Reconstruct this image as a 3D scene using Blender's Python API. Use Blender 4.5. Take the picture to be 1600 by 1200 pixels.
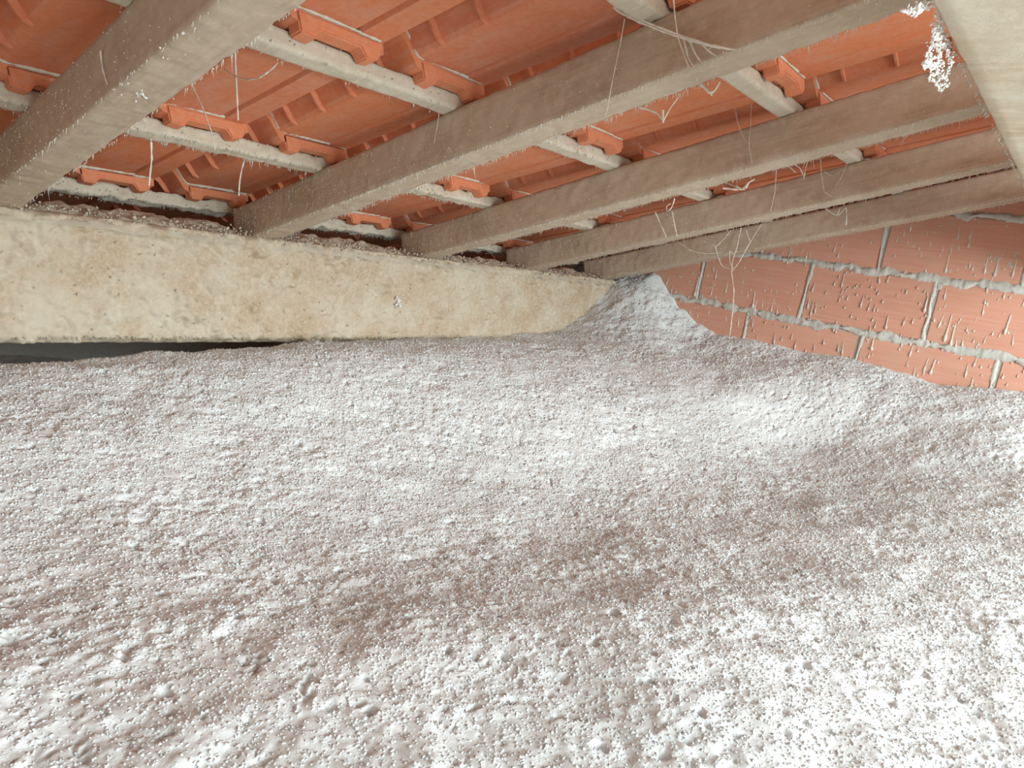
import bpy, bmesh, math, random
import numpy as np
from mathutils import Vector, Matrix

for o in list(bpy.data.objects):
    bpy.data.objects.remove(o, do_unlink=True)
scene = bpy.context.scene
COL = scene.collection
random.seed(7)
rng = np.random.default_rng(11)

# ------------------------------------------------------------------ camera
F = 1100.0                       # focal length in pixels of the 1600 x 1200 frame
ZC = 0.60                        # camera height above the attic floor slab
M = np.array([[0.64283793, -0.04864719, 0.76445592],      # rows: world x (along the purlins), y (down the roof), z (up)
              [-0.75015274, -0.24194346, 0.61541386],     # columns: image right, image down, forward
              [0.15501695, -0.96907008, -0.19202326]])
cam_d = bpy.data.cameras.new('camera')
cam = bpy.data.objects.new('camera', cam_d)
COL.objects.link(cam)
r_, u_, b_ = M[:, 0], -M[:, 1], -M[:, 2]
cam.matrix_world = Matrix(((r_[0], u_[0], b_[0], 0), (r_[1], u_[1], b_[1], 0), (r_[2], u_[2], b_[2], ZC), (0, 0, 0, 1)))
cam_d.sensor_width = 36
cam_d.lens = F / 1600 * 36
cam_d.clip_start = 0.01
scene.camera = cam

# ------------------------------------------------------------------ light
w = bpy.data.worlds.new('world')
scene.world = w
w.use_nodes = True
w.node_tree.nodes['Background'].inputs[0].default_value = (0.83, 0.97, 1.0, 1)
w.node_tree.nodes['Background'].inputs[1].default_value = 1.5


def area(name, loc, target, sx, sy, power, col):
    d = bpy.data.lights.new(name, 'AREA')
    d.shape = 'RECTANGLE'
    d.size, d.size_y, d.energy, d.color = sx, sy, power, col
    o = bpy.data.objects.new(name, d)
    COL.objects.link(o)
    o.location = loc
    o.rotation_euler = (Vector(target) - Vector(loc)).to_track_quat('-Z', 'Y').to_euler()
    return o


# the only light: daylight from the open access side of the attic, behind the photographer
area('access_opening_offscreen', (0.95, -1.45, ZC + 0.20), (0.95, 1.0, ZC + 0.20), 2.0, 1.0, 85, (0.83, 0.97, 1.0))

vs = scene.view_settings
vs.view_transform = 'Standard'
vs.look = 'None'
vs.exposure = 0.08
vs.gamma = 1.0
vs.use_curve_mapping = False

# ------------------------------------------------------------------ geometry frame of the place
S = 0.4
DV = np.array([0.0, 0.951821493, -0.306652137])       # down the roof slope
DN = np.array([0.0, 0.306652137, 0.951821493])        # out of the roof
P0 = np.array([0.0, 0.0, S + ZC])


def RP(u, v, wv):                                     # roof coordinates -> world
    return P0 + np.array([u, 0, 0]) + v * DV + wv * DN


def ray(px, py):
    return M @ np.array([px - 800.0, py - 600.0, F])


CZ = np.array([0, 0, ZC])


def at(px, py, X=None, Y=None, Z=None, W=None):       # a point of the place seen at a picture position, on a given plane
    d = ray(px, py)
    if X is not None:
        s = X / d[0]
    elif Y is not None:
        s = Y / d[1]
    elif Z is not None:
        s = Z / d[2]
    else:
        s = (W + S * DN[2]) / (d @ DN)
    return d * s + CZ


# ------------------------------------------------------------------ noise
def _hash(ix, iy, iz, seed):
    h = (ix.astype(np.uint32) * np.uint32(374761393) + iy.astype(np.uint32) * np.uint32(668265263)
         + iz.astype(np.uint32) * np.uint32(2147483647) + np.uint32((seed * 974634777) & 0xffffffff))
    h = (h ^ (h >> np.uint32(13))) * np.uint32(1274126177)
    h = (h ^ (h >> np.uint32(16))) * np.uint32(2246822519)
    return ((h ^ (h >> np.uint32(15))) & np.uint32(0xffffff)).astype(np.float32) / np.float32(0xffffff)


def vnoise(p, seed=0):                                 # value noise, -1..1
    i = np.floor(p).astype(np.int64)
    f = (p - i).astype(np.float32)
    f = f * f * f * (f * (f * 6 - 15) + 10)
    out = 0
    for dx in (0, 1):
        wx = f[:, 0] if dx else 1 - f[:, 0]
        for dy in (0, 1):
            wy = f[:, 1] if dy else 1 - f[:, 1]
            for dz in (0, 1):
                wz = f[:, 2] if dz else 1 - f[:, 2]
                out = out + wx * wy * wz * _hash(i[:, 0] + dx, i[:, 1] + dy, i[:, 2] + dz, seed)
    return out * 2 - 1


def fbm(p, scale, octv=4, seed=0, gain=0.5):
    r = 0
    a = 1.0
    q = p * scale
    for k in range(octv):
        r = r + a * vnoise(q + 17.3 * k, seed + k)
        a *= gain
        q = q * 2.03
    return r


def worley2(x, y, seed=0):                             # F1 distance in 2D
    ix = np.floor(x).astype(np.int64)
    iy = np.floor(y).astype(np.int64)
    best = np.full(x.shape, 9.0, dtype=np.float32)
    z = np.zeros_like(ix)
    for dx in (-1, 0, 1):
        for dy in (-1, 0, 1):
            cx, cy = ix + dx, iy + dy
            d = (cx + _hash(cx, cy, z, seed) - x) ** 2 + (cy + _hash(cx, cy, z + 1, seed) - y) ** 2
            best = np.minimum(best, d.astype(np.float32))
    return np.sqrt(best)


# ------------------------------------------------------------------ object helpers
def tag(o, label=None, cat=None, group=None, kind=None):
    if label:
        o['label'] = label
    if cat:
        o['category'] = cat
    if group:
        o['group'] = group
    if kind:
        o['kind'] = kind
    return o


def mesh_from(name, verts, faces, smooth=True):
    me = bpy.data.meshes.new(name)
    v = np.asarray(verts, dtype=np.float32).reshape(-1, 3)
    if isinstance(faces, np.ndarray):
        n, k = faces.shape
        me.vertices.add(len(v))
        me.vertices.foreach_set('co', v.ravel())
        me.loops.add(n * k)
        me.loops.foreach_set('vertex_index', faces.astype(np.int32).ravel())
        me.polygons.add(n)
        me.polygons.foreach_set('loop_start', np.arange(0, n * k, k, dtype=np.int32))
        me.polygons.foreach_set('loop_total', np.full(n, k, dtype=np.int32))
        me.update(calc_edges=True)
    else:
        me.from_pydata(v.tolist(), [], faces)
        me.update()
    if smooth:
        me.polygons.foreach_set('use_smooth', np.ones(len(me.polygons), dtype=bool))
    me.validate()
    return me


def obj(name, me, m=None, parent=None):
    o = bpy.data.objects.new(name, me)
    COL.objects.link(o)
    if m is not None and me is not None and not me.materials:
        me.materials.append(m)
    if parent is not None:
        o.parent = parent
    return o


def empty(name, loc=(0, 0, 0)):
    o = bpy.data.objects.new(name, None)
    o.empty_display_size = 0.05
    COL.objects.link(o)
    o.location = loc
    return o


def grid_faces(nu, nv, off=0, flip=False):
    a = np.arange(nu * nv).reshape(nu, nv)
    q = np.stack([a[:-1, :-1], a[1:, :-1], a[1:, 1:], a[:-1, 1:]], -1).reshape(-1, 4) + off
    return q[:, ::-1] if flip else q


# ------------------------------------------------------------------ materials
def nt(name):
    m = bpy.data.materials.new(name)
    m.use_nodes = True
    t = m.node_tree
    b = t.nodes['Principled BSDF']
    return m, t, b


def nd(t, kind, **kw):
    n = t.nodes.new(kind)
    for k, v in kw.items():
        if k.startswith('i_'):
            n.inputs[k[2:].replace('_', ' ')].default_value = v
        else:
            setattr(n, k, v)
    return n


def noise_node(t, scale, detail=4, rough=0.55, coord='Object', dist=0.0, scl=None):
    tc = nd(t, 'ShaderNodeTexCoord')
    src = tc.outputs[coord]
    if scl:
        mp = nd(t, 'ShaderNodeMapping')
        mp.inputs['Scale'].default_value = scl
        t.links.new(src, mp.inputs['Vector'])
        src = mp.outputs['Vector']
    n = nd(t, 'ShaderNodeTexNoise')
    n.inputs['Scale'].default_value = scale
    n.inputs['Detail'].default_value = detail
    n.inputs['Roughness'].default_value = rough
    n.inputs['Distortion'].default_value = dist
    t.links.new(src, n.inputs['Vector'])
    return n.outputs['Fac']


def ramp(t, fac, stops):
    r = nd(t, 'ShaderNodeValToRGB')
    e = r.color_ramp.elements
    while len(e) > len(stops):
        e.remove(e[-1])
    while len(e) < len(stops):
        e.new(0.5)
    for el, (p, c) in zip(e, stops):
        el.position = p
        el.color = (*c, 1)
    t.links.new(fac, r.inputs['Fac'])
    return r.outputs['Color']


def mix(t, fac, a, b, mode='MIX'):
    n = nd(t, 'ShaderNodeMix', data_type='RGBA', blend_type=mode)
    for sock, val in ((n.inputs[0], fac), (n.inputs[6], a), (n.inputs[7], b)):
        if isinstance(val, (int, float)):
            sock.default_value = val
        elif isinstance(val, tuple):
            sock.default_value = (*val, 1)
        else:
            t.links.new(val, sock)
    return n.outputs[2]


def bump(t, b, h, strength=0.4, dist=0.003):
    n = nd(t, 'ShaderNodeBump')
    n.inputs['Strength'].default_value = strength
    n.inputs['Distance'].default_value = dist
    t.links.new(h, n.inputs['Height'])
    t.links.new(n.outputs['Normal'], b.inputs['Normal'])


def mat_wood(name, wood, dust, lo=0.42, hi=0.62, grain=(1, 30, 30), sc=9):
    m, t, b = nt(name)
    g = noise_node(t, 6, 6, 0.6, scl=grain)
    wc = ramp(t, g, [(0.3, tuple(c * 0.82 for c in wood)), (0.7, tuple(min(1, c * 1.12) for c in wood))])
    d = noise_node(t, sc, 8, 0.65)
    fac = ramp(t, d, [(lo, (0, 0, 0)), (hi, (1, 1, 1))])
    c = mix(t, fac, wc, dust)
    fn = noise_node(t, sc * 9, 5, 0.6)
    c = mix(t, ramp(t, fn, [(0.5, (0, 0, 0)), (0.72, (0.45, 0.45, 0.45))]), c, tuple(min(1, x * 1.2) for x in dust))
    t.links.new(c, b.inputs['Base Color'])
    b.inputs['Roughness'].default_value = 0.9
    b.inputs['Specular IOR Level'].default_value = 0.15
    bump(t, b, noise_node(t, 260, 6, 0.7), 0.35, 0.002)
    return m


def mat_fluff(name, c1, c2, sc=120, bs=0.5):
    m, t, b = nt(name)
    n = noise_node(t, sc, 6, 0.65)
    c = ramp(t, n, [(0.3, c1), (0.7, c2)])
    big = noise_node(t, 3.0, 3, 0.5)
    c = mix(t, 0.35, c, ramp(t, big, [(0.35, tuple(x * 0.93 for x in c1)), (0.65, c2)]))
    t.links.new(c, b.inputs['Base Color'])
    b.inputs['Roughness'].default_value = 1.0
    b.inputs['Specular IOR Level'].default_value = 0.05
    bump(t, b, noise_node(t, 420, 6, 0.75), bs, 0.004)
    return m


def mat_tile(name):
    m, t, b = nt(name)
    oi = nd(t, 'ShaderNodeObjectInfo')
    base = ramp(t, oi.outputs['Random'], [(0.0, (0.72, 0.215, 0.085)), (0.5, (0.70, 0.23, 0.105)), (1.0, (0.64, 0.205, 0.105))])
    d = noise_node(t, 7, 6, 0.6, coord='Generated')
    c = mix(t, ramp(t, d, [(0.42, (0.0, 0.0, 0.0)), (0.75, (0.6, 0.6, 0.6))]), base, (0.66, 0.37, 0.27))
    f = noise_node(t, 90, 5, 0.6)
    c = mix(t, 0.25, c, ramp(t, f, [(0.35, (0.54, 0.17, 0.08)), (0.65, (0.74, 0.32, 0.19))]))
    t.links.new(c, b.inputs['Base Color'])
    b.inputs['Roughness'].default_value = 0.75
    b.inputs['Specular IOR Level'].default_value = 0.25
    bump(t, b, noise_node(t, 300, 4, 0.6), 0.15, 0.001)
    return m


def mat_brick(name):
    m, t, b = nt(name)
    oi = nd(t, 'ShaderNodeObjectInfo')
    base = ramp(t, oi.outputs['Random'], [(0.0, (0.68, 0.33, 0.23)), (1.0, (0.62, 0.29, 0.20))])
    g = noise_node(t, 5, 5, 0.6, scl=(1, 1, 40))
    c = mix(t, 0.5, base, ramp(t, g, [(0.3, (0.56, 0.25, 0.165)), (0.7, (0.70, 0.39, 0.29))]))
    d = noise_node(t, 9, 6, 0.6)
    c = mix(t, ramp(t, d, [(0.52, (0, 0, 0)), (0.78, (0.7, 0.7, 0.7))]), c, (0.58, 0.36, 0.26))
    t.links.new(c, b.inputs['Base Color'])
    b.inputs['Roughness'].default_value = 0.85
    b.inputs['Specular IOR Level'].default_value = 0.2
    bump(t, b, g, 0.25, 0.002)
    return m


def mat_plain(name, col, rough=0.9):
    m, t, b = nt(name)
    n = noise_node(t, 40, 5, 0.6)
    c = ramp(t, n, [(0.3, tuple(x * 0.85 for x in col)), (0.7, tuple(min(1, x * 1.1) for x in col))])
    t.links.new(c, b.inputs['Base Color'])
    b.inputs['Roughness'].default_value = rough
    b.inputs['Specular IOR Level'].default_value = 0.1
    return m


MAT = dict(
    insul=mat_fluff('insulation_wool', (0.77, 0.775, 0.765), (0.87, 0.875, 0.865)),
    dust=mat_fluff('wood_dust', (0.68, 0.61, 0.50), (0.80, 0.74, 0.63), 160),
    web=mat_plain('cobweb_dust', (0.82, 0.75, 0.65)),
    white=mat_plain('white_fluff', (0.86, 0.84, 0.80)),
    rafter=mat_wood('rafter_wood', (0.48, 0.36, 0.26), (0.57, 0.46, 0.35), 0.35, 0.75, (30, 1, 30)),
    purlin=mat_wood('purlin_wood', (0.52, 0.39, 0.27), (0.60, 0.51, 0.40), 0.40, 0.62),
    purlin_dust=mat_fluff('purlin_dust', (0.56, 0.47, 0.36), (0.66, 0.58, 0.46), 90),
    crumb=mat_plain('dust_crumbs', (0.60, 0.51, 0.40)),
    batten=mat_wood('batten_wood', (0.58, 0.48, 0.36), (0.64, 0.56, 0.45), 0.35, 0.65),
    tile=mat_tile('roof_tile_clay'),
    brick=mat_brick('hollow_brick_clay'),
    mortar=mat_fluff('grey_mortar', (0.52, 0.48, 0.42), (0.70, 0.66, 0.60), 140, 0.6),
    speck=mat_fluff('dusty_mortar_drip', (0.60, 0.50, 0.42), (0.74, 0.64, 0.55), 140),
    slab=mat_plain('concrete', (0.30, 0.29, 0.28)),
)

# ------------------------------------------------------------------ the setting: slab and closing walls
def box_mesh(name, lo, hi):
    x0, y0, z0 = lo
    x1, y1, z1 = hi
    v = [(x0, y0, z0), (x1, y0, z0), (x1, y1, z0), (x0, y1, z0), (x0, y0, z1), (x1, y0, z1), (x1, y1, z1), (x0, y1, z1)]
    f = [(3, 2, 1, 0), (4, 5, 6, 7), (0, 1, 5, 4), (1, 2, 6, 5), (2, 3, 7, 6), (3, 0, 4, 7)]
    return mesh_from(name, v, f, smooth=False)


X0, XW, YB, YN = -0.65, 2.40, 1.955, -0.62
tag(obj('floor', box_mesh('floor', (X0 - .1, YN, -0.12), (XW + .1, YB + .1, 0.0)), MAT['slab']),
    'concrete attic floor slab buried under loose white insulation', kind='structure')
tag(obj('wall_back', box_mesh('wall_back', (X0 - .1, YB, 0.0), (XW + .1, YB + .1, 0.452)), MAT['mortar']),
    'low rendered eaves wall in the shade behind the long purlin', kind='structure')
wl = [(X0 - .1, YN, 0.0), (X0, YN, 0.0), (X0, YB, 0.0), (X0 - .1, YB, 0.0)]
zt = [P0[2] + 0.09 - 0.3222 * y for y in (YN, YN, YB, YB)]
wlv = wl + [(a[0], a[1], z) for a, z in zip(wl, zt)]
tag(obj('wall_left', mesh_from('wall_left', wlv, [(3, 2, 1, 0), (4, 5, 6, 7), (0, 1, 5, 4), (1, 2, 6, 5), (2, 3, 7, 6), (3, 0, 4, 7)], False), MAT['mortar']),
    'rendered side wall closing the attic away from the brick gable', kind='structure')

# ------------------------------------------------------------------ gable wall of hollow bricks
WALL_T = 0.11
def wall_top(y):
    return P0[2] + 0.075 - 0.3222 * y


def clip_roof(bm, dw=0.0):
    geom = bm.verts[:] + bm.edges[:] + bm.faces[:]
    r = bmesh.ops.bisect_plane(bm, geom=geom, plane_co=Vector(P0 + (0.100 + dw) * DN), plane_no=Vector(DN), clear_outer=True)
    ed = [e for e in r['geom_cut'] if isinstance(e, bmesh.types.BMEdge)]
    if ed:
        bmesh.ops.holes_fill(bm, edges=ed)


bm = bmesh.new()
wv = [bm.verts.new(c) for c in ((XW + 0.004, YN, 0), (XW + WALL_T, YN, 0), (XW + WALL_T, YB, 0), (XW + 0.004, YB, 0),
                                (XW + 0.004, YN, 1.6), (XW + WALL_T, YN, 1.6), (XW + WALL_T, YB, 1.6), (XW + 0.004, YB, 1.6))]
for f in ((3, 2, 1, 0), (4, 5, 6, 7), (0, 1, 5, 4), (1, 2, 6, 5), (2, 3, 7, 6), (3, 0, 4, 7)):
    bm.faces.new([wv[i] for i in f])
clip_roof(bm)
me = bpy.data.meshes.new('wall_right')
bm.to_mesh(me)
bm.free()
wall = tag(obj('wall_right', me, MAT['mortar']), 'red hollow brick gable wall with smeared grey mortar joints', kind='structure')

CH = 0.19
JT = 0.012
bricks = []
courses = {}
for k in range(-4, 5):                                  # course k spans z in [k*CH - CH/2, k*CH + CH/2] about the camera's level
    zb, zt_ = ZC + (k - .5) * CH, ZC + (k + .5) * CH
    off = 0.405 if k % 2 == 0 else 0.575
    js = [off + 0.37 * j for j in range(-4, 6)]
    courses[k] = (zb, zt_, js)
    for a, b2 in zip(js[:-1], js[1:]):
        y0, y1 = max(a + JT / 2, YN), min(b2 - JT / 2, YB)
        if y1 - y0 < 0.05 or zb + .02 > wall_top(y0):
            continue
        if zt_ < 0.05:
            continue
        bm = bmesh.new()
        xo = random.uniform(-0.0015, 0.0015)
        bmesh.ops.create_cube(bm, size=1)
        for v in bm.verts:
            v.co = Vector((XW + xo + (v.co.x + .5) * 0.08, y0 + (v.co.y + .5) * (y1 - y0), max(0.0, zb + JT / 2) + (v.co.z + .5) * (zt_ - JT / 2 - max(0.0, zb + JT / 2))))
        bmesh.ops.bevel(bm, geom=bm.edges[:], offset=0.003, segments=2, affect='EDGES')
        clip_roof(bm, -0.030)
        if len(bm.faces) < 4:
            bm.free()
            continue
        me = bpy.data.meshes.new('brick')
        bm.to_mesh(me)
        bm.free()
        obj('brick', me, MAT['brick'], wall)


def strip(name, p0, p1, width, parent, seed, m, proud=0.004, normal=(-1, 0, 0), step=0.004, nw=7):
    """a ragged half-round ridge of mortar lying along a joint"""
    p0, p1 = np.array(p0, float), np.array(p1, float)
    L = np.linalg.norm(p1 - p0)
    n = max(4, int(L / step))
    t = (p1 - p0) / L
    nn = np.array(normal, float)
    s = np.cross(nn, t)
    a = np.linspace(0, 1, n)
    c = p0 + np.outer(a, p1 - p0)
    wv_ = width * (1 + 0.45 * vnoise(np.stack([a * L * 45, a * 0 + seed, a * 0], 1), 3) + 0.3 * vnoise(np.stack([a * L * 160, a * 0 + seed, a * 0], 1), 4))
    sh = 0.25 * width * vnoise(np.stack([a * L * 25, a * 0 + seed + 9, a * 0], 1), 5)
    b = np.linspace(-1, 1, nw)
    V = c[:, None, :] + (sh[:, None] + wv_[:, None] * 0.5 * b[None])[:, :, None] * s
    h = proud * (1 - b[None] ** 2) * (1 + 0.5 * fbm(np.repeat(c, nw, 0), 90, 3, seed).reshape(n, nw)) - 0.003 * (b[None] ** 4)
    V = V + h[:, :, None] * nn
    return obj(name, mesh_from(name, V.reshape(-1, 3), grid_faces(n, nw)), m, parent)


for k, (zb, zt_, js) in courses.items():
    if zt_ < 0.25 or zb > wall_top(YN):
        continue
    ymax = min(YB, (P0[2] + 0.06 - zt_) / 0.3222)
    if ymax > YN + 0.1:
        strip('mortar_joint', (XW, YN, zt_), (XW, ymax, zt_), 0.026, wall, k + 20, MAT['mortar'], 0.005)
    for i, y in enumerate(js):
        top = min(zt_, wall_top(y) - .02)
        if YN < y < 1.9 and top - zb > 0.04 and zb + CH > 0.25:
            strip('mortar_joint', (XW, y, zb), (XW, y + random.uniform(-.01, .01), top), 0.012, wall, k * 9 + i, MAT['mortar'], 0.0025)
# mortar smear where the wall meets the roof
strip('mortar_joint', RP(XW, -0.5, 0.055), RP(XW, 1.65, 0.055), 0.035, wall, 77, MAT['mortar'], 0.006)


def blob_batch(items, seed=0, sides=5, rings=4):
    """items: (x, y, z, length, radius, lean) hanging drips on a wall facing -x: thin tail above, bead at the foot"""
    V, Fc = [], []
    o = 0
    for (x, y, z, L, r, lean) in items:
        for j in range(rings + 1):
            t = j / rings
            rr = r * (0.28 + 0.35 * t + (0.6 if j == rings - 1 else 0)) if j < rings else r * 0.35
            if j == 0:
                rr = r * 0.12
            for i in range(sides):
                a = 2 * math.pi * i / sides
                V.append((x - rr * 0.8 * math.cos(a), y + lean * t * L + rr * math.sin(a) + random.uniform(-.15, .15) * r, z - L * t))
        for j in range(rings):
            for i in range(sides):
                Fc.append((o + j * sides + i, o + j * sides + (i + 1) % sides, o + (j + 1) * sides + (i + 1) % sides, o + (j + 1) * sides + i))
        o += (rings + 1) * sides
    return V, Fc


items = []
for _ in range(650):
    y = random.uniform(-0.1, 1.35)
    z = ZC + random.uniform(-0.26, 0.30)
    if z > wall_top(y) - 0.07:
        continue
    big = random.random()
    L = random.uniform(0.006, 0.016) if big < .7 else random.uniform(0.018, 0.045)
    items.append((XW - 0.001, y, z, L, random.uniform(0.0016, 0.0036), random.uniform(-.15, .15)))
V, Fc = blob_batch(items)
tag(obj('mortar_speck', mesh_from('mortar_speck', V, Fc), MAT['speck'], wall), kind='stuff')
# the longer runs of mortar, one by one
for (px, py, L, r) in [(1236, 385, .06, .004), (1180, 455, .06, .006), (1182, 470, .05, .005), (1092, 432, .075, .006), (1271, 470, .05, .003), (1320, 425, .05, .003),
                       (1308, 500, .04, .003), (1388, 492, .045, .004), (1450, 462, .05, .005), (1488, 490, .085, .005), (1493, 505, .07, .005), (1365, 528, .04, .006),
                       (1428, 335, .05, .003), (1520, 360, .05, .004), (1462, 560, .05, .005), (1484, 395, .06, .004), (1580, 490, .06, .005), (1520, 590, .03, .004),
                       (1210, 465, .05, .003), (1137, 440, .04, .003), (1560, 405, .05, .005), (1545, 395, .06, .004), (1590, 400, .06, .004), (1115, 440, .05, .003)]:
    p = at(px, py, X=XW)
    V, Fc = blob_batch([(XW - .001, p[1], p[2], L, r, random.uniform(-.08, .08))], sides=7, rings=7)
    obj('mortar_run', mesh_from('mortar_run', V, Fc), MAT['speck'], wall)

for (px, py, n_, rad) in [(1476, 438, 16, .012), (1484, 425, 6, .006), (1468, 448, 8, .006), (1560, 400, 14, .016), (1580, 412, 8, .010), (1540, 410, 6, .008), (1590, 395, 8, .008), (1495, 548, 9, .009), (1092, 440, 12, .010), (1096, 462, 9, .008), (1180, 488, 8, .007), (1236, 395, 5, .004)]:
    p = at(px, py, X=XW)
    V, Fc = [], []
    for _ in range(n_):
        a_, r0 = random.uniform(0, 6.28), rad * random.random() ** .5
        cy, cz, sr = p[1] + r0 * .7 * math.cos(a_), p[2] + r0 * 1.3 * math.sin(a_), random.uniform(.003, .006)
        o_ = len(V)
        V += [(XW - random.uniform(.002, .004), cy, cz)] + [(XW + .0005, cy + sr * random.uniform(.6, 1.2) * math.cos(k * .785), cz + 1.3 * sr * random.uniform(.6, 1.2) * math.sin(k * .785)) for k in range(8)]
        Fc += [(o_, o_ + 1 + k, o_ + 1 + (k + 1) % 8) for k in range(8)]
    tag(obj('mortar_smear', mesh_from('mortar_smear', V, Fc), MAT['mortar'], wall), kind='stuff')

# ------------------------------------------------------------------ beams
def beam(name, L, W, H, m, parent=None, step=0.006, amp=0.0015, scale=60, seed=0, cham=0.003, toward=None, ncross=None, big=0.0):
    """rough sawn beam along local +y: x in [0, W], z in [0, H]; displaced outwards by noise"""
    n = int(L / step) + 1
    cs = ncross or 0.006
    pts = []
    c = cham

    def seg(a, b):
        k = max(1, int(np.hypot(b[0] - a[0], b[1] - a[1]) / cs))
        for i in range(k):
            pts.append((a[0] + (b[0] - a[0]) * i / k, a[1] + (b[1] - a[1]) * i / k))
    cor = [(c, 0), (W - c, 0), (W, c), (W, H - c), (W - c, H), (c, H), (0, H - c), (0, c)]
    for i in range(8):
        seg(cor[i], cor[(i + 1) % 8])
    pts = np.array(pts)
    k = len(pts)
    d = pts - np.array([W / 2, H / 2])
    nx = np.roll(pts, -1, 0) - np.roll(pts, 1, 0)
    nrm = np.stack([nx[:, 1], -nx[:, 0]], 1)
    nrm /= np.linalg.norm(nrm, axis=1)[:, None]
    y = np.linspace(0, L, n)
    V = np.zeros((n, k, 3))
    V[:, :, 0] = pts[None, :, 0]
    V[:, :, 1] = y[:, None]
    V[:, :, 2] = pts[None, :, 1]
    q = V.reshape(-1, 3) + seed * 3.7
    h = amp * fbm(q, scale, 4, seed) + big * fbm(q * np.array([1, .3, 1]), 8, 3, seed + 5)
    V[:, :, 0] += h.reshape(n, k) * nrm[None, :, 0]
    V[:, :, 2] += h.reshape(n, k) * nrm[None, :, 1]
    a = np.arange(n * k).reshape(n, k)
    b = np.roll(a, -1, 1)
    q4 = np.stack([a[:-1], b[:-1], b[1:], a[1:]], -1).reshape(-1, 4)
    faces = [tuple(r) for r in q4.tolist()] + [tuple(a[0, ::-1].tolist()), tuple(a[-1].tolist())]
    me = mesh_from(name, V.reshape(-1, 3), faces)
    return obj(name, me, m, parent)


def place(o, xa, ya, za, org):
    o.matrix_world = Matrix(((xa[0], ya[0], za[0], org[0]), (xa[1], ya[1], za[1], org[1]), (xa[2], ya[2], za[2], org[2]), (0, 0, 0, 1)))


RW, RH = 0.060, 0.078
RX = [0.342, 0.836, 1.336, 1.793, 2.248]
RLAB = ['broad timber rafter flecked with white fluff, fifth from the brick gable wall',
        'dusty timber rafter under the slung cobweb, fourth from the brick gable wall',
        'dusty timber rafter with a fringed lower edge, third from the brick gable wall',
        'dusty timber rafter with looping cobwebs, second from the brick gable wall',
        'brown timber rafter running right along the brick gable wall']
V_TOP, V_END = -0.30, 1.615


def cones(items, sides=3):
    """thin tapering hairs: (base point, tip point, radius)"""
    V, Fc = [], []
    for (a, b, r) in items:
        a = np.array(a)
        b = np.array(b)
        d = b - a
        d = d / (np.linalg.norm(d) + 1e-9)
        s = np.cross(d, [0.31, 0.77, 0.55])
        s /= np.linalg.norm(s)
        t = np.cross(d, s)
        o = len(V)
        for i in range(sides):
            an = 2 * math.pi * i / sides
            V.append(a + r * (math.cos(an) * s + math.sin(an) * t))
        V.append(b)
        for i in range(sides):
            Fc.append((o + i, o + (i + 1) % sides, o + sides))
    return V, Fc


def specks(items):
    """small irregular flecks of fluff: (point, size)"""
    V, Fc = [], []
    base = np.array([(1, 0, 0), (-1, 0, 0), (0, 1, 0), (0, -1, 0), (0, 0, 1), (0, 0, -1)], float)
    ff = [(0, 2, 4), (2, 1, 4), (1, 3, 4), (3, 0, 4), (2, 0, 5), (1, 2, 5), (3, 1, 5), (0, 3, 5)]
    for (p, s) in items:
        o = len(V)
        sc = s * rng.uniform(0.5, 1.3, 3)
        for c in base:
            V.append(np.array(p) + c * sc + rng.uniform(-.3, .3, 3) * s)
        Fc += [tuple(o + i for i in f) for f in ff]
    return V, Fc


rafters = []
for i, x in enumerate(RX):
    e = empty('rafter', tuple(RP(x + RW / 2, V_END, 0)))
    tag(e, RLAB[i], 'rafter', 'rafters resting on the long purlin')
    bpy.context.view_layer.update()
    b = beam('timber', V_END - V_TOP, RW, RH, MAT['rafter'], None, 0.006, 0.0011, 70, i + 1, 0.003, big=0.0012)
    place(b, np.array([1, 0, 0]), DV, DN, RP(x, V_TOP, 0))
    b.parent = e
    b.matrix_parent_inverse = Matrix.Translation(e.location).inverted()
    # fringe of dust hairs along both lower edges, and flecks on the faces
    it, sp, wh = [], [], []
    for _ in range(1500 if i else 500):
        v = random.uniform(-0.1, V_END)
        edge = random.random()
        uu = x + (RW if edge < .5 else 0.0) + random.uniform(-.001, .001) if edge < .85 else x + random.uniform(0, RW)
        p = RP(uu, v, random.uniform(-.0005, .003))
        L = abs(random.gauss(0, 0.0036)) + 0.0014
        if random.random() < .015:
            L *= 3
        it.append((p, p + np.array([random.uniform(-.5, .5) * L * .6, random.uniform(-.5, .5) * L * .6, -L]), random.uniform(.0004, .0009)))
    for _ in range(500):
        v = V_END - abs(random.gauss(0, .45)) if random.random() < .7 else random.uniform(0, V_END)
        sp.append((RP(x - .0008, v, random.uniform(.003, RH)), random.choice([.0006, .0009, .0013])))
    for _ in range(40):                                  # hair-like runs of dust on the side face towards the purlin end
        v = V_END - abs(random.gauss(0, .28))
        wv_ = random.uniform(.02, RH)
        p = RP(x - .0008, v, wv_)
        it.append((p, p + np.array([-.001, 0, -random.uniform(.006, .018)]), .0008))
    V, Fc = cones(it)
    V2, F2 = specks(sp)
    o_ = len(V)
    Fc = Fc + [tuple(o_ + q for q in f) for f in F2]
    d = tag(obj('dust_fringe', mesh_from('dust_fringe', V + V2, Fc), MAT['web']), kind='stuff')
    d.parent = e
    d.matrix_parent_inverse = Matrix.Translation(e.location).inverted()
    rafters.append(e)

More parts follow.
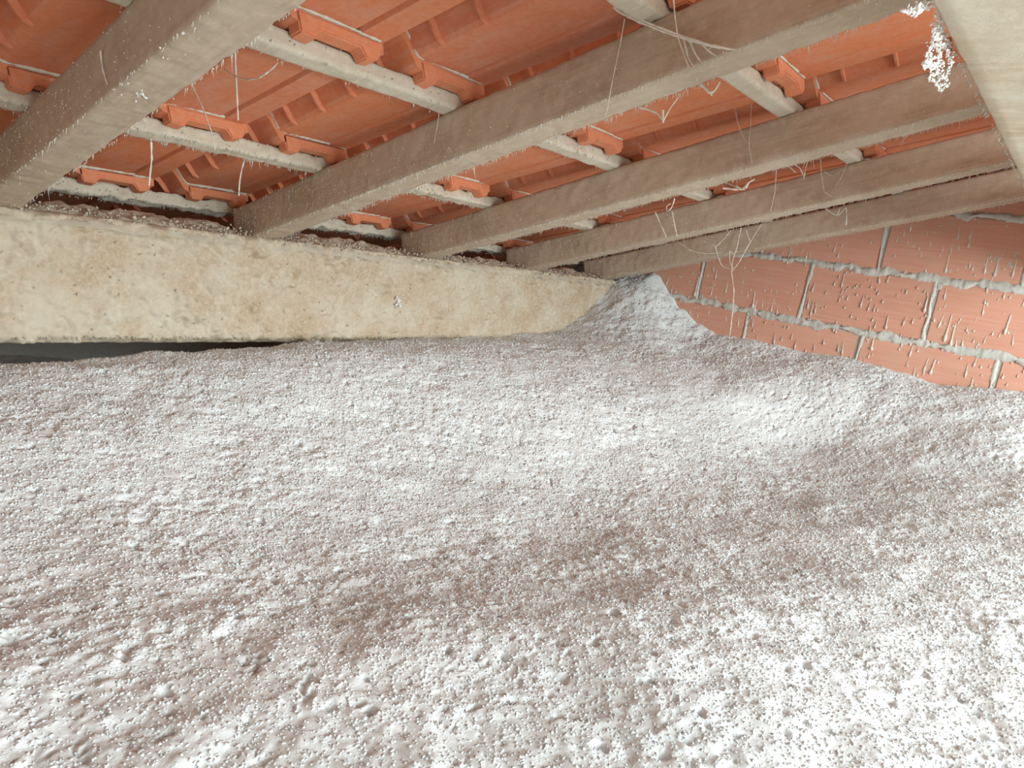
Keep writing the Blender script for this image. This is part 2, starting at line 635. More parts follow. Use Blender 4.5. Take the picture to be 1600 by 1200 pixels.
# white flecks on the fifth rafter's underside
sp = []
for (px, py) in [(215, 145), (218, 150), (222, 147), (200, 130), (190, 148), (212, 158), (255, 90), (290, 85), (286, 52), (300, 40), (250, 75), (325, 20), (310, 60), (262, 92), (178, 140)]:
    p = at(px, py, W=-0.002)
    sp.append((p, random.uniform(.0008, .0018)))
sp += [(at(219 + dx, 146 + dy, W=-.003), .0016) for dx, dy in ((0, 0), (5, 3), (-4, 2), (3, -4), (-3, 5), (8, 6), (2, 2), (-6, -1), (10, 7), (4, 1))]
V, Fc = specks(sp)
d = tag(obj('white_fleck', mesh_from('white_fleck', V, Fc, False), MAT['white']), kind='stuff')
d.parent = rafters[0]
d.matrix_parent_inverse = Matrix.Translation(rafters[0].location).inverted()

# ------------------------------------------------------------------ the long purlin that carries the rafters
PY, PT, PB = 1.46, ZC - 0.0715, ZC - 0.313
PD = 0.12
pe = empty('purlin', (0.9, PY + PD / 2, PB))
tag(pe, 'long pale timber purlin caked in dust, carrying the lower ends of the rafters', 'purlin')


def child_at(o, e):
    o.parent = e
    o.matrix_parent_inverse = Matrix.Translation(e.location).inverted()
    return o


L = XW - X0 + 0.0
b = beam('timber', L, PD, PT - PB, MAT['purlin'], None, 0.0032, 0.0012, 60, 31, 0.003, ncross=0.0032, big=0.002)
# rough crust on the front and a chamfered lower arris
vv = np.empty(len(b.data.vertices) * 3, dtype=np.float32)
b.data.vertices.foreach_get('co', vv)
vv = vv.reshape(-1, 3)
# local: x across (0 = front), y along, z up
fr = np.clip(1 - vv[:, 0] / 0.004, 0, 1)
q = np.stack([vv[:, 1], vv[:, 2], vv[:, 0] * 0], 1)
cl = fbm(q, 14, 4, 41)
fine = fbm(q, 48, 4, 42)
fine2 = fbm(q, 120, 3, 43)
crust = (0.25 + 0.75 * np.clip(cl * 0.7 + 0.3 + np.clip((vv[:, 2] - .15) / .06, 0, 1) * 0.4, 0, 1)) * (0.005 + 0.0120 * np.clip(fine, -.6, 1.2)) + 0.0040 * np.clip(fine2, -.3, 1.2)
vv[:, 0] -= fr * crust
low = np.clip(1 - vv[:, 2] / 0.015, 0, 1)
vv[:, 0] += low * 0.016 * (vv[:, 0] < 0.03)
b.data.vertices.foreach_set('co', vv.ravel())
b.data.update()
place(b, np.array([0, 1, 0]), np.array([1, 0, 0]), np.array([0, 0, 1]), np.array([X0, PY, PB]))
b.data.flip_normals()
child_at(b, pe)
# bank of fluff lying along the top
nx, ny = 760, 34
xs = np.linspace(X0, XW, nx)
ts = np.linspace(0, 1, ny)
XX, TT = np.meshgrid(xs, ts, indexing='ij')
Yb = PY - 0.012 + TT * (PD + 0.012)
prof = np.clip(np.sin(np.pi * np.clip(TT * 1.02, 0, 1)), 0, 1) ** 0.6
q = np.stack([XX.ravel(), Yb.ravel(), Yb.ravel() * 0], 1)
hh = (0.010 + 0.007 * fbm(q, 9, 3, 51)).reshape(nx, ny)
lump = (0.0042 * fbm(q, 38, 4, 52, 0.45)).reshape(nx, ny)
nearr = np.min(np.abs(XX[None] - (np.array(RX)[:, None, None] + RW / 2)), 0)
hh = hh * np.clip((nearr - 0.02) / 0.09, 0.25, 1)
Zb = PT - 0.020 + prof * (hh + 0.020) + lump * (0.5 + prof)
V = np.stack([XX, Yb + 0.004 * fbm(q, 45, 3, 53).reshape(nx, ny), Zb], -1).reshape(-1, 3)
child_at(tag(obj('dust_bank', mesh_from('dust_bank', V, grid_faces(nx, ny)), MAT['purlin_dust']), kind='stuff'), pe)
# flecks stuck on the front face and hanging from the lower arris
sp, it = [], []
for _ in range(500):
    x = random.uniform(0.2, XW - .05)
    z = PB + 0.02 + abs(random.random()) * (PT - PB - .02)
    sp.append(((x, PY - 0.004 - random.uniform(0, .002), z), random.choice([.0012, .0018, .0026])))
for _ in range(500):
    x = random.uniform(0.2, XW - .1)
    p = np.array([x, PY - .003, PB + 0.016 + random.uniform(-.004, .004)])
    it.append((p, p + np.array([random.uniform(-.003, .003), 0, -random.uniform(.003, .009)]), .0013))
V, Fc = specks(sp)
sp = [(np.array([at(620, 470, Y=PY)[0], PY - .006, at(620, 470, Y=PY)[2]]) + rng.normal(0, .006, 3) * np.array([1, .3, 1]), .0045) for _ in range(16)]
V3, F3 = specks(sp)
V2, F2 = cones(it)
n1 = len(V)
child_at(tag(obj('dust_fleck', mesh_from('dust_fleck', V + V2, Fc + [tuple(n1 + q for q in f) for f in F2]), MAT['dust']), kind='stuff'), pe)
child_at(tag(obj('white_tuft', mesh_from('white_tuft', V3, F3, False), MAT['white']), kind='stuff'), pe)

# ------------------------------------------------------------------ the near purlin up by the ridge side
P2Y, P2Z = 0.100, ZC + 0.140
p2 = empty('purlin', (0.9, P2Y - 0.06, P2Z))
tag(p2, 'cream timber purlin close overhead with a ragged tuft of white fluff on its edge', 'purlin')
top2 = P0[2] - 0.3222 * P2Y - 0.002
b = beam('timber', XW - X0, 0.12, top2 - P2Z, MAT['purlin'], None, 0.008, 0.0006, 90, 61, 0.003, ncross=0.008, big=0.0006)
place(b, np.array([0, -1, 0]), np.array([1, 0, 0]), np.array([0, 0, 1]), np.array([X0, P2Y, P2Z]))
child_at(b, p2)
it, sp = [], []
for _ in range(500):
    x = random.uniform(0.2, 2.3)
    p = np.array([x, P2Y + .0005, P2Z + random.uniform(0, .003)])
    it.append((p, p + np.array([random.uniform(-.002, .002), random.uniform(0, .003), -random.uniform(.0005, .003)]), .0006))
V, Fc = cones(it)
child_at(tag(obj('dust_fringe', mesh_from('dust_fringe', V, Fc), MAT['dust']), kind='stuff'), p2)
# the ragged white tuft: knotted strands of small lumps
sp = []
strands = [[(1470, 5), (1445, 12), (1425, 18), (1412, 16)], [(1470, 5), (1435, 5), (1432, 24)], [(1462, 25), (1460, 50), (1455, 70), (1452, 92), (1446, 98)],
           [(1468, 40), (1470, 65), (1466, 90), (1470, 110), (1466, 130), (1472, 140)], [(1475, 60), (1480, 80), (1486, 92), (1480, 115), (1474, 138)],
           [(1452, 92), (1458, 112), (1456, 128)], [(1460, 50), (1468, 65), (1462, 80)], [(1444, 100), (1456, 104), (1466, 100)], [(1465, 10), (1468, 30), (1470, 60)]]
for st in strands:
    for a, c in zip(st[:-1], st[1:]):
        n = 22
        for j in range(n):
            t = j / n
            p = at(a[0] + (c[0] - a[0]) * t, a[1] + (c[1] - a[1]) * t, Y=P2Y + 0.004)
            sp.append((p + rng.normal(0, .0008, 3), random.uniform(.0005, .0011)))
V, Fc = specks(sp)
child_at(tag(obj('fluff_tuft', mesh_from('fluff_tuft', V, Fc, False), MAT['white']), kind='stuff'), p2)

# ------------------------------------------------------------------ battens across the rafters
BV = [0.152, 0.525, 0.898, 1.271, 1.652, 2.025]
BLAB = ['pale roof batten lying directly over the near cream purlin',
        'pale roof batten, first one down the slope from the near cream purlin',
        'pale dusty roof batten, second one down the slope from the near cream purlin',
        'fluffy dust-hung roof batten, last before the long dusty purlin',
        'dust-laden roof batten above the dark slot behind the long purlin',
        'roof batten bedded on the eaves wall behind the long purlin']
BW, BH = 0.032, 0.027
for i, v in enumerate(BV):
    if i in (0,):
        continue
    rough = [0.0003, 0.0003, 0.0005, 0.0020, 0.004, 0.002][i]
    e = empty('batten', tuple(RP(0.9, v, RH)))
    tag(e, BLAB[i], 'batten', 'roof battens under the clay tiles')
    b = beam('timber', XW - X0 - .002, BW, BH, MAT['batten'], None, 0.006, 0.0006 + rough, 45, 70 + i, 0.003, ncross=0.005, big=rough * 0.6)
    place(b, -DV, np.array([1, 0, 0]), DN, RP(X0, v + BW, RH))
    child_at(b, e)
    it, sp = [], []
    dens = [0, 60, 200, 900, 1100, 0][i]
    for _ in range(dens):
        u = random.uniform(0.2, XW)
        p = RP(u, v + random.choice([0, BW, random.uniform(0, BW)]), RH + random.uniform(-.001, .003))
        Lh = random.uniform(.002, .007) * (3.0 if i == 3 and random.random() < .04 else 1.0)
        it.append((p, p + np.array([random.uniform(-.4, .4) * Lh, 0, -Lh]), random.uniform(.0007, .0018)))
        if random.random() < .5:
            sp.append((RP(u, v - .001, RH + random.uniform(0, BH)), random.uniform(.0008, .0022)))
    if dens:
        V, Fc = cones(it)
        V2, F2 = specks(sp)
        n1 = len(V)
        child_at(tag(obj('dust_fringe', mesh_from('dust_fringe', V + V2, Fc + [tuple(n1 + q for q in f) for f in F2]), MAT['dust']), kind='stuff'), e)

# ------------------------------------------------------------------ clay roof tiles
PITCH, GAUGE, TT_ = 0.214, 0.373, 0.016
TLEN = GAUGE + 0.045
def tile_profile():
    # (u, w) of the underside; the roll is at the left, the flat pan at the right with its thin lap
    return [(0.0, 0.018), (0.0, 0.030), (0.002, 0.040), (0.008, 0.045), (0.020, 0.046), (0.034, 0.044), (0.044, 0.036), (0.054, 0.022), (0.062, 0.008),
            (0.068, 0.002), (0.076, 0.0), (0.12, 0.0012), (0.165, 0.0012), (0.168, 0.0052), (0.171, 0.0052), (0.174, -0.001), (0.200, -0.001), (0.2145, -0.001)]


def tile_mesh():
    pr = np.array(tile_profile())
    d = np.gradient(pr, axis=0)
    d /= np.linalg.norm(d, axis=1)[:, None]
    nrm = np.stack([-d[:, 1], d[:, 0]], 1)
    outer = pr + nrm * 0.013
    outer[0] = (-0.012, 0.018)
    outer[1] = (-0.012, 0.034)
    outer[2] = (-0.010, 0.048)
    outer[3] = (0.002, 0.058)
    outer[-1] = (0.2145, 0.012)
    outer[-2] = (0.200, 0.013)
    vs_ = np.array([0.0, 0.006, 0.03, 0.2, TLEN - 0.02, TLEN])
    k, n = len(pr), len(vs_)
    V, Fc = [], []
    for j, v in enumerate(vs_):
        thick = 1.0 if j > 1 else 1.0
        for i in range(k):
            V.append((pr[i, 0], v, pr[i, 1]))
    for j, v in enumerate(vs_):
        for i in range(k):
            V.append((outer[i, 0], v, outer[i, 1] + (0.003 if v < .01 else 0)))
    o = k * n
    for j in range(n - 1):
        for i in range(k - 1):
            a = j * k + i
            Fc.append((a, a + 1, a + k + 1, a + k))
            Fc.append((o + a, o + a + k, o + a + k + 1, o + a + 1))
        for i in (0, k - 1):
            a = j * k + i
            q = (a, a + k, o + a + k, o + a)
            Fc.append(q if i == 0 else q[::-1])
    for j in (0, n - 1):
        for i in range(k - 1):
            a = j * k + i
            q = (a, o + a, o + a + 1, a + 1)
            Fc.append(q if j == 0 else q[::-1])
    return mesh_from('roof_tile', V, Fc, False)


def lug_mesh():
    """thick nib under the head of a tile with a notch along its foot"""
    bm = bmesh.new()
    u0, u1, dpt, dep = 0.074, 0.208, 0.024, 0.0135
    prof = [(u0, 0.0135), (u0 + .004, -dep), (u0 + .028, -dep - .002), (u0 + .034, -dep + .010), (u1 - .034, -dep + .010), (u1 - .026, -dep - .003), (u1 - .008, -dep - .001), (u1, -0.006), (u1, 0.0135)]
    fr = [bm.verts.new((u, -0.0022, w_)) for u, w_ in prof]
    bk = [bm.verts.new((u, dpt, w_)) for u, w_ in prof]
    n = len(prof)
    bm.faces.new(fr)
    bm.faces.new(bk[::-1])
    for i in range(n):
        bm.faces.new((fr[i], bk[i], bk[(i + 1) % n], fr[(i + 1) % n]))
    bmesh.ops.recalc_face_normals(bm, faces=bm.faces[:])
    bmesh.ops.bevel(bm, geom=bm.edges[:], offset=0.0022, segments=2, affect='EDGES')
    me = bpy.data.meshes.new('lug')
    bm.to_mesh(me)
    bm.free()
    return me


def rib_mesh():
    """thin curved stiffener across the inside of the roll"""
    pr = [(0.001, 0.030), (0.002, 0.040), (0.008, 0.047), (0.034, 0.046), (0.044, 0.038), (0.054, 0.024), (0.062, 0.010), (0.070, 0.003)]
    lo = [(0.001, 0.026), (0.004, 0.030), (0.010, 0.034), (0.028, 0.034), (0.038, 0.028), (0.047, 0.015), (0.056, 0.003), (0.068, -0.001)]
    V = [(u, -0.003, w_) for u, w_ in pr] + [(u, -0.002, w_) for u, w_ in lo] + [(u, 0.003, w_) for u, w_ in pr] + [(u, 0.002, w_) for u, w_ in lo]
    n = len(pr)
    Fc = []
    for i in range(n - 1):
        Fc += [(i, n + i, n + i + 1, i + 1), (2 * n + i, 2 * n + i + 1, 3 * n + i + 1, 3 * n + i), (n + i, 3 * n + i, 3 * n + i + 1, n + i + 1)]
    return mesh_from('rib', V, Fc, False)


tm, lm, rm = tile_mesh(), lug_mesh(), rib_mesh()
dm = None
tm.materials.append(MAT['tile'])
lm.materials.append(MAT['tile'])
rm.materials.append(MAT['tile'])
# dust lying on the head edge
nn_ = 60
uu = np.linspace(0.066, 0.210, nn_)
roof = empty('roof', tuple(RP(0.9, 0.9, 0.12)))
tag(roof, 'pitched roof of red interlocking clay tiles seen from underneath', kind='structure')


def rim_mesh(seed, amt):
    pr = np.array([(0.036, 0.044), (0.044, 0.037), (0.054, 0.023), (0.062, 0.009), (0.070, 0.002), (0.208, 0.001)])
    seglen = np.r_[0, np.cumsum(np.hypot(*np.diff(pr, axis=0).T))]
    s = np.linspace(0, seglen[-1], 60)
    u = np.interp(s, seglen, pr[:, 0])
    w_ = np.interp(s, seglen, pr[:, 1])
    q = np.stack([s * 60, s * 0 + seed * 3.3, s * 0], 1)
    a = amt * (1 + 0.6 * vnoise(q, 5) + 0.4 * vnoise(q * 3, 6))
    ring = 6
    V = []
    for j in range(60):
        for i in range(ring):
            an = 2 * math.pi * i / ring
            V.append((u[j], -0.0015 + a[j] * math.cos(an), w_[j] + 0.0155 + 0.8 * a[j] * math.sin(an)))
    arr = np.arange(60 * ring).reshape(60, ring)
    b_ = np.roll(arr, -1, 1)
    Fq = np.stack([arr[:-1], b_[:-1], b_[1:], arr[1:]], -1).reshape(-1, 4)
    me = mesh_from('head_dust', V, Fq)
    me.materials.append(MAT['dust'])
    return me


tilt = math.atan2(0.0155, GAUGE)
rows = [(-0.226, .001), (0.127 - .002, .002), (0.498, .0022), (0.871, .0026), (1.244, .0034), (1.622, .0052), (1.995, .003)]
cols = range(-6, 9)
for r, (v0, amt) in enumerate(rows):
    rims = [rim_mesh(r * 7 + s, amt) for s in range(3)]
    for c in cols:
        x = 0.668 + PITCH * c
        if x > XW:
            continue
        t = bpy.data.objects.new('roof_tile', tm)
        COL.objects.link(t)
        dvv = random.uniform(-.004, .004)
        tl = tilt + random.uniform(-.003, .003)
        d2 = DV * math.cos(tl) + DN * math.sin(tl)
        n2 = -DV * math.sin(tl) + DN * math.cos(tl)
        mw = np.eye(4)
        mw[:3, 0] = (1, 0, 0)
        mw[:3, 1] = d2
        mw[:3, 2] = n2
        mw[:3, 3] = RP(x + random.uniform(-.0012, .0012), v0 + dvv, RH + BH + 0.0005)
        t.parent = roof
        t.matrix_parent_inverse = Matrix.Translation(roof.location).inverted()
        t.matrix_basis = Matrix(mw.tolist())
        parts = [('lug', lm, 0.0, 0.0)] + [('rib', rm, 0.085 * k + 0.065, 0.0) for k in range(4)]
        for nm, me_, vv_, _w in parts:
            p = bpy.data.objects.new(nm, me_)
            COL.objects.link(p)
            p.parent = t
            p.location = (0, vv_, 0)
        if 0 <= r:
            p = bpy.data.objects.new('head_dust', rims[c % 3])
            COL.objects.link(p)
            p.parent = t

# ------------------------------------------------------------------ loose blown insulation over the floor
def ctrl():
    C = []
    def pz(px, py, z):
        p = at(px, py, Z=z)
        C.append((p[0], p[1], z))
    for x, z in [(-.6, -.350), (0, -.350), (.3, -.346), (.6, -.338), (.9, -.325), (1.2, -.307), (1.45, -.296), (1.8, -.288), (2.05, -.265), (2.22, -.17), (2.33, -.08), (2.4, -.035)]:
        C.append((x, PY, z))
    for x, zz in ((-.6, -.44), (.5, -.44), (1.2, -.42), (1.8, -.36)):
        C.append((x, 1.90, zz))
    for x in (-.3, .4, .9):
        C.append((x, 1.58, -.42))
    C.append((2.4, 1.90, -.12))
    for y, z in [(1.313, -.035), (1.26, -.085), (1.16, -.15), (1.053, -.197), (.9, -.190), (.745, -.197), (.51, -.188), (.344, -.205), (.132, -.175), (-.4, -.17)]:
        C.append((2.4, y, z))
    for x, y, z in [(2.2, 1.05, -.25), (2.2, .6, -.24), (2.15, .15, -.235), (2.2, -.4, -.23), (2.2, 1.3, -.19)]:
        C.append((x, y, z))
    for px, py, z in [(0, 1200, -.37), (400, 1100, -.365), (800, 1200, -.352), (1600, 1200, -.34), (1200, 1000, -.345), (1560, 830, -.325), (800, 990, -.358),
                      (720, 860, -.425), (980, 765, -.435), (1230, 700, -.405), (900, 645, -.362), (1150, 625, -.325), (600, 650, -.362), (300, 700, -.366),
                      (100, 800, -.372), (300, 930, -.38), (120, 1060, -.372)]:
        pz(px, py, z)
    for p in [(-.6, .5, -.38), (0, -.5, -.37), (1.0, -.5, -.35), (-.6, -.5, -.38)]:
        C.append(p)
    return np.array(C)


C = ctrl()
def tps_k(r2):
    return np.where(r2 > 1e-12, r2 * np.log(np.maximum(r2, 1e-12)), 0)


n = len(C)
K = tps_k(((C[:, None, :2] - C[None, :, :2]) ** 2).sum(-1)) + 2e-3 * np.eye(n)
Pm = np.c_[np.ones(n), C[:, :2]]
A = np.block([[K, Pm], [Pm.T, np.zeros((3, 3))]])
sol = np.linalg.solve(A, np.r_[C[:, 2], np.zeros(3)])


def surf(x, y):
    z = sol[n] + sol[n + 1] * x + sol[n + 2] * y
    for i in range(n):
        z = z + sol[i] * tps_k((x - C[i, 0]) ** 2 + (y - C[i, 1]) ** 2)
    return z


def graded(a, b, f):
    out = [a]
    while out[-1] < b:
        out.append(out[-1] + f(out[-1]))
    out[-1] = b
    return np.array(out)


gx = graded(X0, XW + 0.002, lambda x: 0.02 if x < -0.02 else (0.0025 if x < 0.8 else 0.0025 + (x - 0.8) * 0.0017))
gy = graded(YN, YB, lambda y: 0.02 if y < -0.15 else (0.0025 if y < 0.6 else (0.0025 + (y - .6) * 0.0022 if y < 1.5 else 0.012)))
GX, GY = np.meshgrid(gx, gy, indexing='ij')
x, y = GX.ravel(), GY.ravel()
z = surf(x, y)
q = np.stack([x, y, x * 0], 1)
z = z + 0.006 * fbm(q, 7, 3, 101) + 0.008 * fbm(q, 30, 3, 121) * np.clip((x - 2.0) / .3, 0, 1) * np.clip((y - .95) / .25, 0, 1)
wx = 0.006 * fbm(q, 90, 2, 102)
wy = 0.006 * fbm(q, 90, 2, 103)
f1 = worley2((x + wx) / 0.016, (y + wy) / 0.016, 7)
f2 = worley2((x + wx * .5) / 0.0062, (y + wy * .5) / 0.0062, 8)
lumpy = np.clip(0.6 + 0.6 * fbm(q, 11, 3, 106), 0, 1.3)
z = z + (0.0022 * fbm(q, 22, 2, 110)) + (0.25 + lumpy) * (0.0024 * (0.55 - f1) + 0.0009 * (0.5 - f2) + 0.0012 * fbm(q, 80, 3, 104))
pit = np.clip(fbm(q + 5.37, 85, 3, 119) - 0.62, 0, 1)
z = z - 0.016 * pit
x2 = x + 0.0012 * fbm(q, 170, 2, 107)
y2 = y + 0.0012 * fbm(q, 170, 2, 108)
x2 = np.clip(x2, X0 + .0005, XW + 0.003)
z = np.where((z + ZC > PB - .002) & (y > PY + .02) & (x < 2.1), np.minimum(z, PB - ZC - .004), z)
V = np.stack([x2, y2, z + ZC], 1)
ins = obj('loose_insulation', mesh_from('loose_insulation', V, grid_faces(len(gx), len(gy))), MAT['insul'])
tag(ins, 'deep drift of loose white blown insulation covering the attic floor', 'insulation', kind='stuff')

# loose shreds lying on the drift and on the purlin's face
def bits(P, size, r, flat=1.0):
    """irregular three-sided double cones, one per point: shreds of fluff"""
    m = len(P)
    an = np.array([0, 2.094, 4.189])
    ring = np.stack([np.cos(an), np.sin(an), an * 0], 1)
    base = np.vstack([ring, [[0, 0, 1.0]], [[0, 0, -1.0]]])
    B = base[None] * r.uniform(.5, 1.5, (m, 5, 1)) + r.uniform(-.35, .35, (m, 5, 3))
    # random turn of each shred
    qv = r.normal(size=(m, 4))
    qv /= np.linalg.norm(qv, axis=1)[:, None]
    a_, b_, c_, d_ = qv.T
    Rm = np.stack([np.stack([1 - 2 * (c_ * c_ + d_ * d_), 2 * (b_ * c_ - a_ * d_), 2 * (b_ * d_ + a_ * c_)], -1),
                   np.stack([2 * (b_ * c_ + a_ * d_), 1 - 2 * (b_ * b_ + d_ * d_), 2 * (c_ * d_ - a_ * b_)], -1),
                   np.stack([2 * (b_ * d_ - a_ * c_), 2 * (c_ * d_ + a_ * b_), 1 - 2 * (b_ * b_ + c_ * c_)], -1)], 1)
    W = np.einsum('mij,mkj->mki', Rm, B) * size[:, None, None]
    W = W * np.array([1.0, flat, 1.0]) + P[:, None, :]
    ff = np.array([(0, 1, 3), (1, 2, 3), (2, 0, 3), (1, 0, 4), (2, 1, 4), (0, 2, 4)])
    Fq = (ff[None] + (np.arange(m) * 5)[:, None, None]).reshape(-1, 3)
    return W.reshape(-1, 3), Fq


def tufts(num, seed):
    r = np.random.default_rng(seed)
    px = r.uniform(0.0, 2.38, num)
    py = r.uniform(-0.15, 1.455, num)
    dist = np.hypot(px, py)
    keep = (px + py > 0.30) & (r.random(num) < np.clip(1.5 - 0.62 * dist, .22, 1)) & (py > -0.05 - 0.02 * px)
    px, py, dist = px[keep], py[keep], dist[keep]
    zg = z.reshape(len(gx), len(gy))
    ix = np.clip(np.searchsorted(gx, px), 1, len(gx) - 1)
    iy = np.clip(np.searchsorted(gy, py), 1, len(gy) - 1)
    pz_ = 0.5 * (zg[ix, iy] + zg[ix - 1, iy - 1]) + ZC
    m = len(px)
    size = r.uniform(0.0009, 0.0021, m) * (0.75 + 0.45 * dist)
    return bits(np.stack([px, py, pz_ - size * .15], 1), size, r)


V, Fq = tufts(300000, 5)
tag(obj('tuft', mesh_from('tuft', V, Fq, True), MAT['insul'], ins), kind='stuff')
r_p = np.random.default_rng(21)
nb = 2200
xb = r_p.uniform(0.15, XW - .03, nb)
tb = r_p.uniform(.45, 1, nb)
yb_ = PY - 0.010 + np.where(tb < .5, 0.0, (tb - .5) * 0.12)
zb_ = np.where(tb < .5, PT - 0.075 * (1 - (tb * 2) ** .5) - .004, PT + .006) + r_p.normal(0, .004, nb)
Vb, Fb = bits(np.stack([xb, yb_ + np.where(tb < .5, .005, 0), zb_], 1), r_p.uniform(.0015, .0045, nb), r_p, 0.5)
V, Fq = Vb, Fb
child_at(tag(obj('dust_crumb', mesh_from('dust_crumb', V, Fq, False), MAT['crumb']), kind='stuff'), pe)

# ------------------------------------------------------------------ cobwebs
def web_mesh(paths, r=0.0008, seed=0):
    V, Fc = [], []
    for pi_, P in enumerate(paths):
        P = np.array(P)
        # resample with a smooth curve
        seg = np.r_[0, np.cumsum(np.linalg.norm(np.diff(P, axis=0), axis=1))]
        n = max(5, int(seg[-1] / 0.004))
        s = np.linspace(0, seg[-1], n)
        Q = np.stack([np.interp(s, seg, P[:, i]) for i in range(3)], 1)
        for _ in range(3 if n > 8 else 1):
            Q[1:-1] = 0.25 * Q[:-2] + 0.5 * Q[1:-1] + 0.25 * Q[2:]
        rad = r * (1 + 0.5 * vnoise(np.stack([s * 120, s * 0 + pi_ + seed, s * 0], 1), 3) + 0.8 * np.clip(vnoise(np.stack([s * 260, s * 0 + pi_ + seed, s * 0 + 4], 1), 5), 0, 1))
        d = np.gradient(Q, axis=0)
        d /= np.linalg.norm(d, axis=1)[:, None] + 1e-9
        a = np.cross(d, [0.3, 0.5, 0.81])
        a /= np.linalg.norm(a, axis=1)[:, None] + 1e-9
        b = np.cross(d, a)
        o = len(V)
        for j in range(n):
            for i in range(4):
                an = math.pi / 2 * i
                V.append(Q[j] + rad[j] * (math.cos(an) * a[j] + math.sin(an) * b[j]))
        for j in range(n - 1):
            for i in range(4):
                Fc.append((o + j * 4 + i, o + j * 4 + (i + 1) % 4, o + (j + 1) * 4 + (i + 1) % 4, o + (j + 1) * 4 + i))
    return mesh_from('cobweb', V, Fc)


def pp(lst, **pl):
    return [at(a, b, **pl) for a, b in lst]


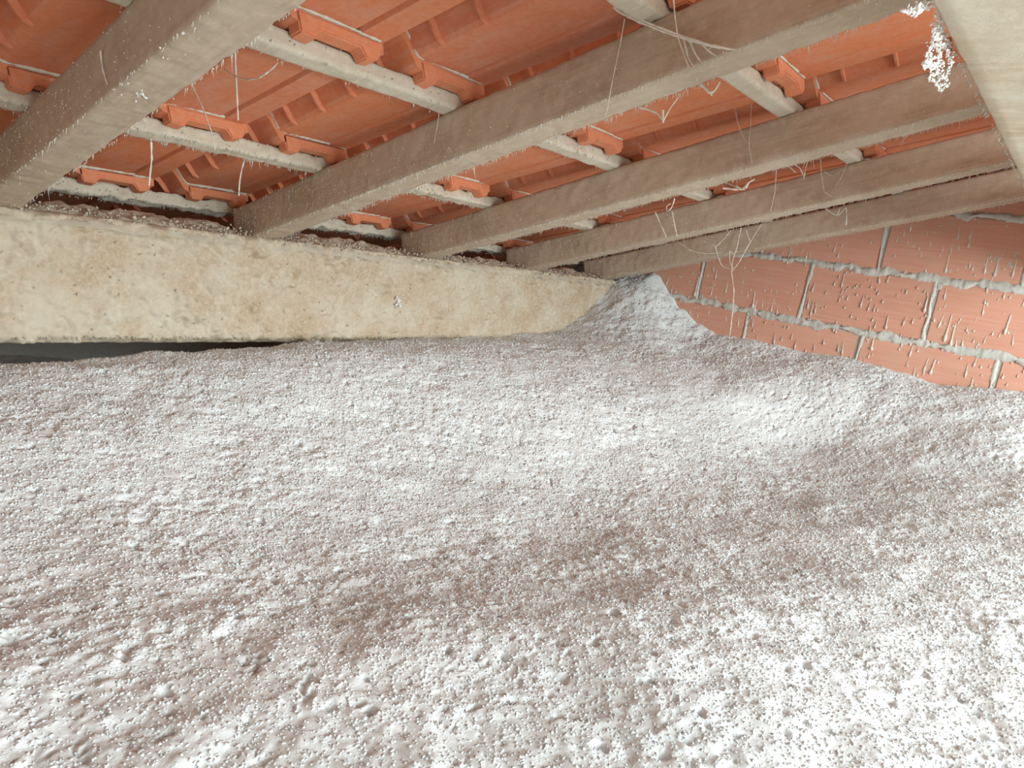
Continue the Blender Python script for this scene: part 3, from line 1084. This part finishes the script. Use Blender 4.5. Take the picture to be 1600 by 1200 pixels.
R2b = dict(X=RX[1] + .0)
webs = [
    # (label, paths in place coordinates, radius)
    ('thick dusty cobweb strand slung beneath the batten to the side of the fourth rafter',
     [pp([(930, -8), (955, 10), (990, 30), (1030, 47), (1075, 62), (1120, 74), (1152, 78)], X=RX[1] - .012), pp([(940, 0), (975, 24), (1020, 43), (1070, 61), (1120, 74)], X=RX[1] - .010), pp([(928, -8), (965, 12), (1010, 35), (1060, 54), (1110, 70), (1150, 78)], X=RX[1] - .013),
      pp([(1068, 60), (1075, 92), (1086, 106)], X=RX[1] - .008), pp([(1078, 64), (1086, 85), (1098, 99)], X=RX[1] - .008), pp([(1098, 70), (1110, 82), (1124, 90)], X=RX[1] - .008)], .0012),
    ('long thin cobweb thread hanging straight down over the fourth rafter', [pp([(976, 30), (968, 75), (958, 120), (948, 176)], X=RX[1] - .006)], .0005),
    ('wavy cobweb thread dropping past the slung strand', [pp([(1052, -5), (1055, 30), (1060, 62), (1072, 95), (1078, 108)], X=RX[1] - .016)], .0006),
    ('torn cobweb with a white knot under the edge of the fourth rafter', [pp([(1000, 168), (1015, 172), (1030, 178), (1036, 190)], X=RX[1] + RW), pp([(1060, 152), (1048, 168), (1037, 188)], X=RX[1] + RW),
      pp([(1036, 172), (1036, 184), (1036, 192)], X=RX[1] + RW)], .0009),
    ('small pointed cobweb tatter under the rafter beside the pale batten', [pp([(1092, 128), (1103, 140), (1113, 149), (1125, 128)], X=RX[1] + RW), pp([(1104, 138), (1113, 150)], X=RX[1] + RW)], .0013),
    ('fine V-shaped cobweb thread hanging in front of the third rafter', [pp([(1148, 160), (1152, 190), (1160, 212), (1170, 226)], X=RX[2] - .004), pp([(1174, 160), (1173, 195), (1170, 226), (1175, 256)], X=RX[2] - .004)], .0005),
    ('vertical white cobweb thread with a side loop, hung near the fifth rafter',
     [pp([(367, 80), (368, 110), (370, 145), (372, 188)], X=.52), pp([(350, 108), (365, 118), (385, 125), (405, 122), (425, 108), (434, 98)], X=.52)], .0009),
    ('slanting cobweb thread crossing the tile lug near the fifth rafter', [pp([(300, 134), (318, 172), (332, 210), (336, 235)], X=.50)], .0007),
    ('knotted dust string dangling from the fluffy batten', [pp([(236, 222), (237, 250), (234, 275), (233, 290)], X=.50)], .0010),
    ('short dust string dangling beside the dark slot above the long purlin', [pp([(385, 240), (378, 262), (374, 285), (373, 306)], X=.72)], .0011),
    ('single hair-like thread with a white bead on the side of the fifth rafter', [pp([(157, 80), (158, 95), (162, 115), (168, 132)], X=RX[0] - .002)], .0007),
    ('large branching cobweb gathered into one long thread in front of the brick wall',
     [pp([(1158, 356), (1152, 385), (1144, 410), (1143, 425)], X=2.02), pp([(1190, 350), (1170, 382), (1156, 408), (1144, 424)], X=2.02), pp([(1117, 384), (1122, 402), (1128, 416), (1140, 420)], X=2.02),
      pp([(1142, 360), (1130, 375), (1118, 386)], X=2.02), pp([(1166, 360), (1172, 378)], X=2.02), pp([(1143, 425), (1147, 455), (1145, 485), (1140, 528)], X=2.02), pp([(1117, 384), (1100, 377)], X=2.02),
      pp([(1062, 380), (1080, 392), (1105, 397), (1128, 394)], X=2.02), pp([(1148, 400), (1140, 390), (1140, 410), (1146, 420)], X=2.02)], .0010),
    ('long slack cobweb thread between the second and third rafters from the brick wall', [pp([(1213, 264), (1211, 300), (1204, 330)], X=RX[3] - .02)], .0008),
    ('pair of cobweb threads with a small loop under the third rafter', [pp([(1054, 310), (1050, 325), (1042, 332), (1040, 322), (1048, 318)], X=RX[2] + RW + .01), pp([(1050, 330), (1054, 352), (1058, 370)], X=RX[2] + RW + .01),
      pp([(1024, 332), (1032, 350), (1041, 370)], X=RX[2] + RW + .01)], .0008),
    ('loose cobweb thread hanging over the middle of the second rafter from the brick wall', [pp([(1282, 248), (1284, 280), (1288, 300), (1300, 308)], X=RX[3] - .015), pp([(1325, 252), (1316, 275), (1305, 292)], X=RX[3] - .015), pp([(1288, 268), (1300, 276), (1312, 270)], X=RX[3] - .015)], .0007),
    ('small bunch of cobweb hairs under the third rafter from the brick wall', [pp([(1240, 256), (1250, 262), (1256, 276)], X=RX[2] + RW + .01), pp([(1262, 252), (1258, 266), (1256, 280)], X=RX[2] + RW + .01), pp([(1230, 258), (1244, 270)], X=RX[2] + RW + .01)], .0008),
    ('hooked cobweb tatter under the second rafter from the brick wall', [pp([(1290, 326), (1300, 333), (1308, 338), (1312, 326)], X=RX[3] + RW + .01), pp([(1308, 338), (1318, 330), (1322, 322), (1323, 338), (1322, 352)], X=RX[3] + RW + .01)], .0008),
    ('grimy cobweb curtain scrap on the underside of the third rafter', [pp([(1130, 294), (1146, 296), (1164, 296)], X=RX[2] + RW), pp([(1150, 290), (1160, 297), (1168, 286)], X=RX[2] + RW), pp([(1165, 294), (1170, 284), (1180, 280)], X=RX[2] + RW)], .0013),
    ('very thin pale thread hanging from the batten end onto the fourth rafter', [pp([(686, 177), (683, 200), (678, 224)], X=RX[1] - .003)], .0004),
]
for lab, paths, r in webs:
    o = obj('cobweb', web_mesh(paths, r), MAT['web'])
    tag(o, lab, 'cobweb', 'dusty cobwebs hanging from the roof timbers')
